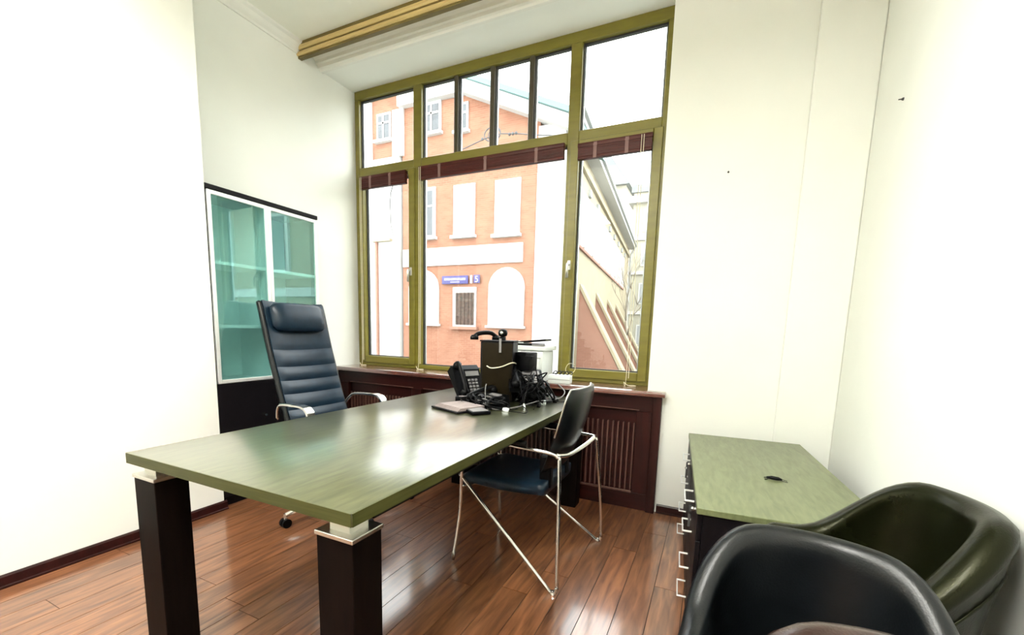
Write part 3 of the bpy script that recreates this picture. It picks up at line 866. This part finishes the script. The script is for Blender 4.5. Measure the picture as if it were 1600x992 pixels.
adapter('small black power adapter at the right end of the heap', (-.935, 2.66, ZD + .001), R(20), .024, .04)
adapter('black power adapter beside the keypad telephone', (-1.40, 2.30, ZD + .001), R(120), .026, .045)
def cable(label, pts, r=.0035, m='black_plastic', plug=True):
    t = empty('cable', pts[0])
    o0 = Vector(pts[0])
    P = spline([Vector(p) - o0 for p in pts], 7)
    MB().tube(P, r, 6).build('cord', m, t, True)
    if plug:
        e = P[-1]; d = (P[-1] - P[-2]).normalized()
        MB().tube([e, e + d * .02, e + d * .035], r * 2.2, 8, radii=[r * 1.6, r * 2.4, r * 2]).build('plug', 'white_plastic' if random.random() < .35 else m, t)
    tag(t, label, 'cable', 'tangled cables on the desk')
rnd = random.Random(5)
cl = 'black cable tangled in the heap of telephones on the desk'
for k in range(20):
    c0 = Vector((rnd.uniform(-1.04, -.96), rnd.uniform(2.30, 2.62), ZD)) if k % 3 else Vector((rnd.uniform(-1.28, -1.08), rnd.uniform(2.17, 2.24), ZD))
    pts = []
    for j in range(9):
        a = rnd.uniform(0, 6.28); rr = rnd.uniform(.04, .105)
        z = ZD + .006 + max(0, rnd.gauss(.10 if k % 3 else .03, .06 if k % 3 else .02)) * (1 if 0 < j < 8 else .2)
        pts.append((c0.x + math.cos(a) * rr * .9, c0.y + math.sin(a) * rr, min(z, ZD + .24)))
    cable(cl, pts, rnd.choice((.003, .0045, .006)))
cable('pale grey cable looping off the right end of the heap', [(-1.17, 2.15, ZD + .03), (-1.08, 2.13, ZD + .006), (-1.0, 2.22, ZD + .012), (-.93, 2.40, ZD + .03), (-.90, 2.56, ZD + .02), (-.86, 2.62, ZD + .03), (-.86, 2.70, ZD + .06), (-.92, 2.74, ZD + .10)], .0035, 'grey_plastic', False)
cable('thin dark cable making a triangle on the desk beside the heap', [(-1.06, 2.16, ZD + .003), (-.96, 2.14, ZD + .003), (-.90, 2.15, ZD + .003), (-.93, 2.22, ZD + .01), (-1.0, 2.30, ZD + .02), (-.93, 2.34, ZD + .01), (-.90, 2.26, ZD + .004)], .0025, 'black_plastic', False)
cable('white cable hanging down the front of the heap', [(-1.20, 2.24, ZD + .13), (-1.185, 2.20, ZD + .10), (-1.16, 2.16, ZD + .04), (-1.14, 2.15, ZD + .008)], .0026, 'grey_plastic')

# things on the sill
pr_ = empty('printer', (-1.255, 3.045, .83))
box('body', 'white_plastic', pr_, -.155, .145, -.115, .115, .0, .225, .008)
box('lid', 'white_plastic', pr_, -.165, .165, -.125, .12, .228, .262, .006)
box('front_door', 'white_plastic', pr_, -.12, .12, -.121, -.116, .02, .17, .003)
MB().box(-.13, .13, -.1235, -.1205, .172, .176).build('door_seam', 'grey_plastic', pr_)
box('control_panel', 'grey_plastic', pr_, .06, .155, -.128, -.095, .262, .274, .002)
tag(pr_, 'white printer standing on the windowsill behind the heap', 'printer')
lp = empty('document_tray', (-1.28, 3.03, 1.092), R(4))
box('lower_tray', 'black_plastic', lp, -.14, .115, -.10, .09, .001, .014, .003)
o = MB().box(-.13, .14, -.08, .08, -.007, .007, .003, 1, Matrix.Translation((.03, 0, .030)) @ Matrix.Rotation(R(-6), 4, 'Y')).build('upper_tray', 'black_plastic', lp)
MB().box(-.15, .0, -.08, .06, .016, .024).box(-.15, -.02, -.07, .06, .0245, .0285).build('paper_sheets', 'white_plastic', lp)
tag(lp, 'black trays with white paper lying on the printer', 'document tray')
rt = empty('router', (-.985, 2.97, .83), R(6))
box('casing', 'white_plastic', rt, -.08, .08, -.045, .045, .001, .062, .005)
MB().box(-.08, .08, -.0462, -.0452, .028, .031).build('seam', 'grey_plastic', rt)
for k in range(5):
    x = -.06 + .028 * k
    MB().tube(spline([(x, .02, .060), (x + .01, .015, .080), (x + .03, .0, .088), (x + .04, -.02, .075), (x + .03, -.03, .066)], 4), .0035, 6).build('lead', 'black_plastic', rt, True)
MB().tube(spline([(.05, .03, .06), (.03, .035, .10), (.05, .035, .14), (.09, .03, .14), (.10, .03, .10), (.07, .03, .065)], 6), .002, 5).build('loop_wire', 'cord', rt, True)
tag(rt, 'small white router with black leads on the windowsill', 'router')

# wall anchors
for (x, y, z), ax, lab in (((XR - .0005, 2.518, 2.233), 'x', 'small dark wall plug high on the right wall'), ((-.002, YP - .0005, 2.161), 'y', 'tiny dark nail hole plug in the window pier')):
    t = empty('wall_plug', (x, y, z))
    d = Vector((-1, 0, 0)) if ax == 'x' else Vector((0, -1, 0))
    k = .8 if ax == 'x' else .7
    MB().tube([d * 0, d * .004, d * .008], .008 * k, 10, radii=[.008 * k, .007 * k, .004 * k]).build('sleeve', 'iron', t)
    MB().tube([d * .008, d * .018], .003 * k, 8).build('screw', 'iron', t)
    tag(t, lab, 'wall plug')

# ================================================================== OUTSIDE
ZG = -1.1
struct(MB().box(-60, 40, 3.75, 120, ZG - .2, ZG).build('street_ground', 'asphalt'), 'grey street below the window', 'ground')
# --- brick corner building
FY = 16.0
bb = empty('brick_building', (-9.5, FY, ZG))
OX, OY, OZ = -9.5, FY, ZG
def eb(name, m, x0, x1, y0, y1, z0, z1, parent=None, bevel=0):
    return MB().box(x0 - OX, x1 - OX, y0 - OY, y1 - OY, z0 - OZ, z1 - OZ, bevel, 1).build(name, m, parent or bb)
dv = Vector((-.087, .996, 0)).normalized(); nv = Vector((.996, .087, 0)).normalized()
S0 = Vector((-5.45, FY, 0))
def sp(t, off, z): 
    p = S0 + dv * t + nv * off
    return (p.x - OX, p.y - OY, z - OZ)
# front wall with raked top
MB().prism([(-12.95 - OX, ZG - OZ), (-6.5 - OX, ZG - OZ), (-6.5 - OX, 9.02 - OZ), (-9.56 - OX, 10.45 - OZ), (-12.95 - OX, 10.55 - OZ)], 'y', 0, .5).build('front_wall', 'brick', bb)
eb('upper_wall', 'brick', -20, -12.95, FY, FY + .5, 8.6, 11.2)
eb('white_bay', 'white_out', -20, -13.06, FY - .12, FY + .5, ZG, 8.6)
eb('white_tower', 'white_out', -20, -14.62, FY - .12, FY, 8.6, 11.15)
eb('pilaster', 'white_out', -13.43, -12.84, FY - .10, FY, 8.6, 10.5)
eb('quoin_strip', 'white_stone', -6.52, -5.45, FY - .10, FY + .5, ZG, 8.75)
eb('string_band', 'white_out', -12.9, -7.05, FY - .08, FY, 3.88, 4.62)
# raked cornice
rk = [(-9.9, 10.98), (-5.1, 8.72)]
c_ = MB()
c_.prism([(-9.75 - OX, 10.42 - OZ), (-5.1 - OX, 8.28 - OZ), (-5.1 - OX, 8.75 - OZ), (-9.75 - OX, 10.9 - OZ)], 'y', -.45, .3)
c_.build('raked_cornice', 'white_out', bb)
MB().prism([(-9.75 - OX, 10.9 - OZ), (-5.0 - OX, 8.72 - OZ), (-5.0 - OX, 8.92 - OZ), (-9.75 - OX, 11.1 - OZ)], 'y', -.6, 4).build('roof_edge', 'teal', bb)
eb('parapet', 'white_out', -13.0, -9.5, FY - .3, FY + .4, 10.5, 10.95)
eb('left_parapet', 'white_out', -20, -13.0, FY - .3, FY + .4, 11.2, 11.6)
# windows
def ewin(x0, x1, z0, z1, surround=.2, pm='white_out', bars=True, panem='pane_out', arch=False):
    w = None
    if arch:
        cxm = (x0 + x1) / 2; r_ = (x1 - x0) / 2; zc = z1 - r_
        poly = [(x0 - OX, z0 - OZ), (x1 - OX, z0 - OZ)] + [(cxm + r_ * math.cos(R(a)) - OX, zc + r_ * math.sin(R(a)) - OZ) for a in range(0, 181, 15)]
        w = MB().prism(poly, 'y', -.07, .02).build('arched_window', pm, bb)
        i = .16
        poly = [(x0 + i - OX, z0 + .12 - OZ), (x1 - i - OX, z0 + .12 - OZ)] + [(cxm + (r_ - i) * math.cos(R(a)) - OX, zc + (r_ - i) * math.sin(R(a)) - OZ) for a in range(0, 181, 15)]
        MB().prism(poly, 'y', -.085, -.071).build('pane', panem, w)
        eb('glazing_bar', 'grey_pipe', x0 + i, x1 - i, FY - .11, FY - .086, zc - .04, zc + .04, w)
        eb('sill', 'white_out', x0 - .08, x1 + .08, FY - .16, FY, z0 - .1, z0, w)
        return
    w = eb('window', pm, x0, x1, FY - .06, FY + .02, z0, z1)
    eb('pane', panem, x0 + surround, x1 - surround, FY - .075, FY - .061, z0 + .08, z1 - surround, w)
    eb('sill', 'white_out', x0 - .08, x1 + .08, FY - .2, FY, z0 - .12, z0, w)
    if bars:
        cxm = (x0 + x1) / 2
        eb('glazing_bar', pm, cxm - .04, cxm + .04, FY - .10, FY - .076, z0 + .08, z1 - surround, w)
        zz = z0 + (z1 - z0) * .62
        eb('glazing_bar', pm, x0 + surround, x1 - surround, FY - .10, FY - .076, zz - .04, zz + .04, w)
ewin(-10.27, -9.25, 5.06, 7.08, .10, panem='white_out', bars=False)
ewin(-8.33, -7.22, 4.98, 7.06, .10, panem='white_out', bars=False)
ewin(-12.25, -11.18, 5.1, 7.14, .14, panem='pane_dark')
ewin(-8.53, -6.93, 1.38, 3.70, arch=True, panem='white_out')
ewin(-12.6, -10.99, 1.40, 3.72, arch=True, panem='white_out')
ewin(-11.85, -10.92, 9.30, 10.50, .12, panem='pane_dark')
ewin(-10.2, -9.62, 9.15, 10.20, .09, panem='pane_dark')
ewin(-14.34, -13.55, 9.40, 10.5, .10, panem='pane_dark')
# faint window on the white bay
w = eb('window', 'white_out', -14.2, -13.75, FY - .16, FY - .10, 5.12, 7.2)
eb('pane', 'pane_out', -14.12, -13.83, FY - .175, FY - .161, 5.2, 7.1, w)
eb('sill', 'cream', -14.5, -13.45, FY - .30, FY - .12, 5.02, 5.12, w)
eb('downpipe', 'brick_dark', -14.36, -14.26, FY - .24, FY - .13, ZG, 5.02)
# barred opening under the street sign
w = eb('barred_opening', 'white_out', -10.25, -9.12, FY - .06, FY, 1.30, 2.95)
eb('shutter', 'grate', -10.10, -9.20, FY - .085, FY - .061, 1.38, 2.72, w)
for k in range(5):
    x = -10.02 + .18 * k
    eb('bar', 'grate', x - .015, x + .015, FY - .12, FY - .09, 1.38, 2.72, w)
eb('sill', 'brick_dark', -10.35, -9.0, FY - .18, FY, 1.18, 1.30, w)
# receding side wing
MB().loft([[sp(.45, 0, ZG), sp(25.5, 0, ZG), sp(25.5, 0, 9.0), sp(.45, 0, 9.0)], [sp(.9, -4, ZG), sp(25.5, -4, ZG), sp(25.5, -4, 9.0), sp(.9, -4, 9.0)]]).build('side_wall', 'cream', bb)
MB().loft([[sp(.2, .04, 5.0), sp(22, .04, 5.0), sp(22, .04, 7.4), sp(.2, .04, 7.4)], [sp(.2, -.1, 5.0), sp(22, -.1, 5.0), sp(22, -.1, 7.4), sp(.2, -.1, 7.4)]]).build('window_row', 'white_out', bb)
for k in range(9):
    t0 = 1.4 + 2.4 * k
    MB().loft([[sp(t0, .09, 5.05), sp(t0 + .25, .09, 5.05), sp(t0 + .25, .09, 7.35), sp(t0, .09, 7.35)], [sp(t0, .0, 5.05), sp(t0 + .25, .0, 5.05), sp(t0 + .25, .0, 7.35), sp(t0, .0, 7.35)]]).build('window_pier', 'white_stone', bb)
    MB().loft([[sp(t0 + .8, .12, 7.5), sp(t0 + 1.2, .12, 7.5), sp(t0 + 1.2, .12, 7.8), sp(t0 + .8, .12, 7.8)], [sp(t0 + .8, .0, 7.5), sp(t0 + 1.2, .0, 7.5), sp(t0 + 1.2, .0, 7.8), sp(t0 + .8, .0, 7.8)]]).build('bracket', 'grey_pipe', bb)
def sbox(name, m, t0, t1, o0, o1, z0, z1):
    return MB().loft([[sp(t0, o1, z0), sp(t1, o1, z0), sp(t1, o1, z1), sp(t0, o1, z1)], [sp(t0, o0, z0), sp(t1, o0, z0), sp(t1, o0, z1), sp(t0, o0, z1)]]).build(name, m, bb)
sbox('sill_course', 'brick_dark', 0, 22, 0, .10, 4.86, 4.98)
sbox('frieze', 'cream', 0, 25.5, 0, .15, 8.1, 8.35)
sbox('eave', 'white_out', -.3, 25.8, -.2, .55, 8.85, 9.12)
sbox('gutter', 'grey_pipe', -.3, 25.8, .55, .68, 9.05, 9.18)
MB().tube([sp(25.3, .6, 9.0), sp(25.3, .2, 8.3), sp(25.3, .2, 4), sp(25.3, .2, ZG)], .09, 8).build('downpipe', 'grey_pipe', bb)
# sloping buttresses
for k in range(4):
    t0 = 3.7 + 4.7 * k
    h_, w_ = 3.25, 1.75
    MB().loft([[sp(t0, 0, ZG), sp(t0, w_ + .55, ZG), sp(t0, 0, h_)], [sp(t0 + .9, 0, ZG), sp(t0 + .9, w_ + .55, ZG), sp(t0 + .9, 0, h_)]]).build('buttress', 'brick_dark', bb)
    MB().loft([[sp(t0 - .06, -.05, h_ + .05), sp(t0 - .06, w_ + .60, ZG), sp(t0 - .06, w_ + .75, ZG), sp(t0 - .06, -.05, h_ + .28)], [sp(t0 + .96, -.05, h_ + .05), sp(t0 + .96, w_ + .60, ZG), sp(t0 + .96, w_ + .75, ZG), sp(t0 + .96, -.05, h_ + .28)]]).build('buttress_coping', 'cream', bb)
tag(bb, 'orange brick corner building across the street with white arched windows', 'building')

# street sign
sg = empty('street_sign', (-9.83, FY - .10, 3.08))
box('plate', 'sign_blue', sg, -.94, .36, -.03, .0, .0, .34, .01)
box('number_plate', 'sign_blue', sg, .62, .92, -.03, .0, .02, .35, .01)
box('white_edge', 'sign_white', sg, .46, .56, -.025, .0, .02, .34)
g = MB()
rn = random.Random(3)
x = -.82
while x < .20:                      # word too blurred to read: upright white strokes
    w_ = rn.uniform(.045, .062)
    g.box(x, x + .014, -.037, -.031, .15, .25); g.box(x + w_ - .014, x + w_, -.037, -.031, .15, .25)
    zz = rn.choice((.15, .193, .236)); g.box(x + .014, x + w_ - .014, -.037, -.031, zz, zz + .014)
    x += w_ + .02
g.build('street_name', 'sign_white', sg)
g = MB(); x = -.50
while x < -.08:
    g.box(x, x + .010, -.037, -.031, .055, .105); g.box(x + .025, x + .035, -.037, -.031, .055, .105); g.box(x + .010, x + .025, -.037, -.031, .075, .085)
    x += .058
g.build('street_kind', 'sign_white', sg)
tc_ = bpy.data.curves.new('number', 'FONT'); tc_.body = '5'; tc_.size = .36; tc_.extrude = .004; tc_.align_x = 'CENTER'
to = bpy.data.objects.new('tmp_number', tc_); COL.objects.link(to)
bpy.context.view_layer.update()
dg_ = bpy.context.evaluated_depsgraph_get()
me = bpy.data.meshes.new_from_object(to.evaluated_get(dg_)); bpy.data.objects.remove(to)
me.materials.clear(); me.materials.append(M['sign_white'])
no = bpy.data.objects.new('house_number', me); COL.objects.link(no); no.parent = sg
no.location = (.77, -.036, .06); no.rotation_euler = (R(90), 0, 0)
tag(sg, 'blue street sign with white lettering and house number 5 on the brick facade', 'street sign')

# far pale building down the street
fb = empty('far_building', (-3.0, 44, ZG))
box('wall', 'pale', fb, -5.0, 9, 0, 6, 0, 15.6)
box('cornice', 'white_stone', fb, -5.4, 9.4, -.5, 6.4, 14.6, 15.2)
box('roof', 'roof', fb, -5.2, 9.2, -.2, 6.2, 15.6, 16.3)
for zz in (4.2, 8.0, 11.2): box('string_course', 'white_stone', fb, -5.1, 9.1, -.18, 0, zz, zz + .3)
for i in range(4):
    for zz in (1.2, 5.2, 8.8, 12.0):
        x = -3.9 + i * 1.9
        w = box('window', 'white_out', fb, x - .1, x + 1.0, -.08, 0, zz, zz + 2.0)
        box('pane', 'pane_out', w, x + .02, x + .88, -.10, -.081, zz + .1, zz + 1.9)
tag(fb, 'tall pale yellow building far down the street', 'building')
# second roof peeping above the transom
rb2 = empty('rooftop_building', (-7.0, 52, ZG))
box('wall', 'pale', rb2, -12, -3.4, 0, 8, 0, 19.0)
MB().prism([(-12.5, 19.0), (-2.9, 19.0), (-5.5, 22.6), (-10, 22.6)], 'y', -.5, 8.5).build('roof', 'roof', rb2)
for i in range(3):
    w = box('window', 'white_out', rb2, -10.5 + 2.4 * i, -9.3 + 2.4 * i, -.1, 0, 15.5, 17.6)
    box('pane', 'pane_out', w, -10.35 + 2.4 * i, -9.45 + 2.4 * i, -.12, -.101, 15.7, 17.4)
tag(rb2, 'distant pale building whose dark hipped roof shows above the eaves', 'building')
# low house on the right side of the street, mirrored in the cabinet doors
ch = empty('corner_house', (11.0, 16.0, ZG))
box('wall', 'cream', ch, -6, 8, -7, 9, 0, 6.2)
box('cornice', 'white_out', ch, -6.35, 8.35, -7.35, 9.35, 5.9, 6.35)
MB().loft([[(-6.3, -7.3, 6.35), (8.3, -7.3, 6.35), (8.3, 9.3, 6.35), (-6.3, 9.3, 6.35)], [(-3, -4, 8.2), (5, -4, 8.2), (5, 6, 8.2), (-3, 6, 8.2)]]).build('roof', 'roof', ch)
box('string_course', 'white_out', ch, -6.12, 8.1, -7.12, 9.1, 3.1, 3.35)
for zz in (.9, 3.8):
    for k in range(6):
        y0 = -6.2 + 2.5 * k
        w = box('window', 'white_out', ch, -6.08, -6.0, y0, y0 + 1.2, zz, zz + 1.7)
        box('pane', 'pane_dark', w, -6.1, -6.081, y0 + .12, y0 + 1.08, zz + .1, zz + 1.6)
    for k in range(5):
        x0 = -5.2 + 2.6 * k
        w = box('window', 'white_out', ch, x0, x0 + 1.2, -7.08, -7.0, zz, zz + 1.7)
        box('pane', 'pane_dark', w, x0 + .12, x0 + 1.08, -7.1, -7.081, zz + .1, zz + 1.6)
tag(ch, 'low cream house across the street, seen only mirrored in the cabinet glass', 'house')
# bare tree
tr = empty('bare_tree', (-5.4, 30.5, ZG))
rt_ = random.Random(11)
segs = MB(); twigs = MB()
def grow(g, p, d, L_, r_, depth):
    pts = [p]; q = p.copy(); dd = d.copy()
    for k in range(3):
        dd = (dd + Vector((rt_.uniform(-.2, .2), rt_.uniform(-.2, .2), rt_.uniform(-.05, .2)))).normalized()
        q = q + dd * L_ / 3; pts.append(q.copy())
    g.tube(pts, r_, 5, radii=[r_, r_ * .85, r_ * .7, r_ * .5])
    if depth > 0:
        for k in range(3):
            nd = (dd + Vector((rt_.uniform(-1, 1), rt_.uniform(-1, 1), rt_.uniform(-.1, .7))) * .8).normalized()
            grow(twigs, pts[rt_.choice((2, 3))], nd, L_ * .72, r_ * .5, depth - 1)
grow(segs, Vector((0, 0, 0)), Vector((0, 0, 1)), 3.2, .12, 4)
segs.build('trunk', 'bark', tr, True); twigs.build('branches', 'bark', tr, True)
tag(tr, 'bare pale tree standing beyond the buttresses in the street', 'tree')
# suspended street lamp on its wire
sl_ = empty('overhead_wire', (-4.8, 9.0, 5.45))
MB().tube(spline([(-8.6, 6.9, -.2), (-5.6, 3.2, -.55), (-3.0, .4, -.42), (-.9, 0, -.20), (0, 0, .0), (.5, 0, -.03), (1.4, 0, -.20), (3.2, 0, -.42), (7, 0, -.3)], 6), .014, 6).build('span_wire', 'iron', sl_)
MB().tube([(.0 + .20 * math.cos(R(a)), 0, .04 + .15 * math.sin(R(a))) for a in range(0, 360, 20)], .016, 6, True).build('wire_coil', 'iron', sl_)
MB().tube([(.03 + .15 * math.cos(R(a)), .03, .03 + .12 * math.sin(R(a))) for a in range(0, 360, 20)], .012, 6, True).build('wire_coil', 'iron', sl_)
for x in (.42, .5, .58, -.25): MB().lathe([(.02, -.03), (.035, -.01), (.035, .01), (.02, .03)], (x, 0, -.03), 8).build('insulator', 'iron', sl_)
tag(sl_, 'overhead street wire with a coiled loop and small insulators', 'overhead wire')
bpy.context.view_layer.update()
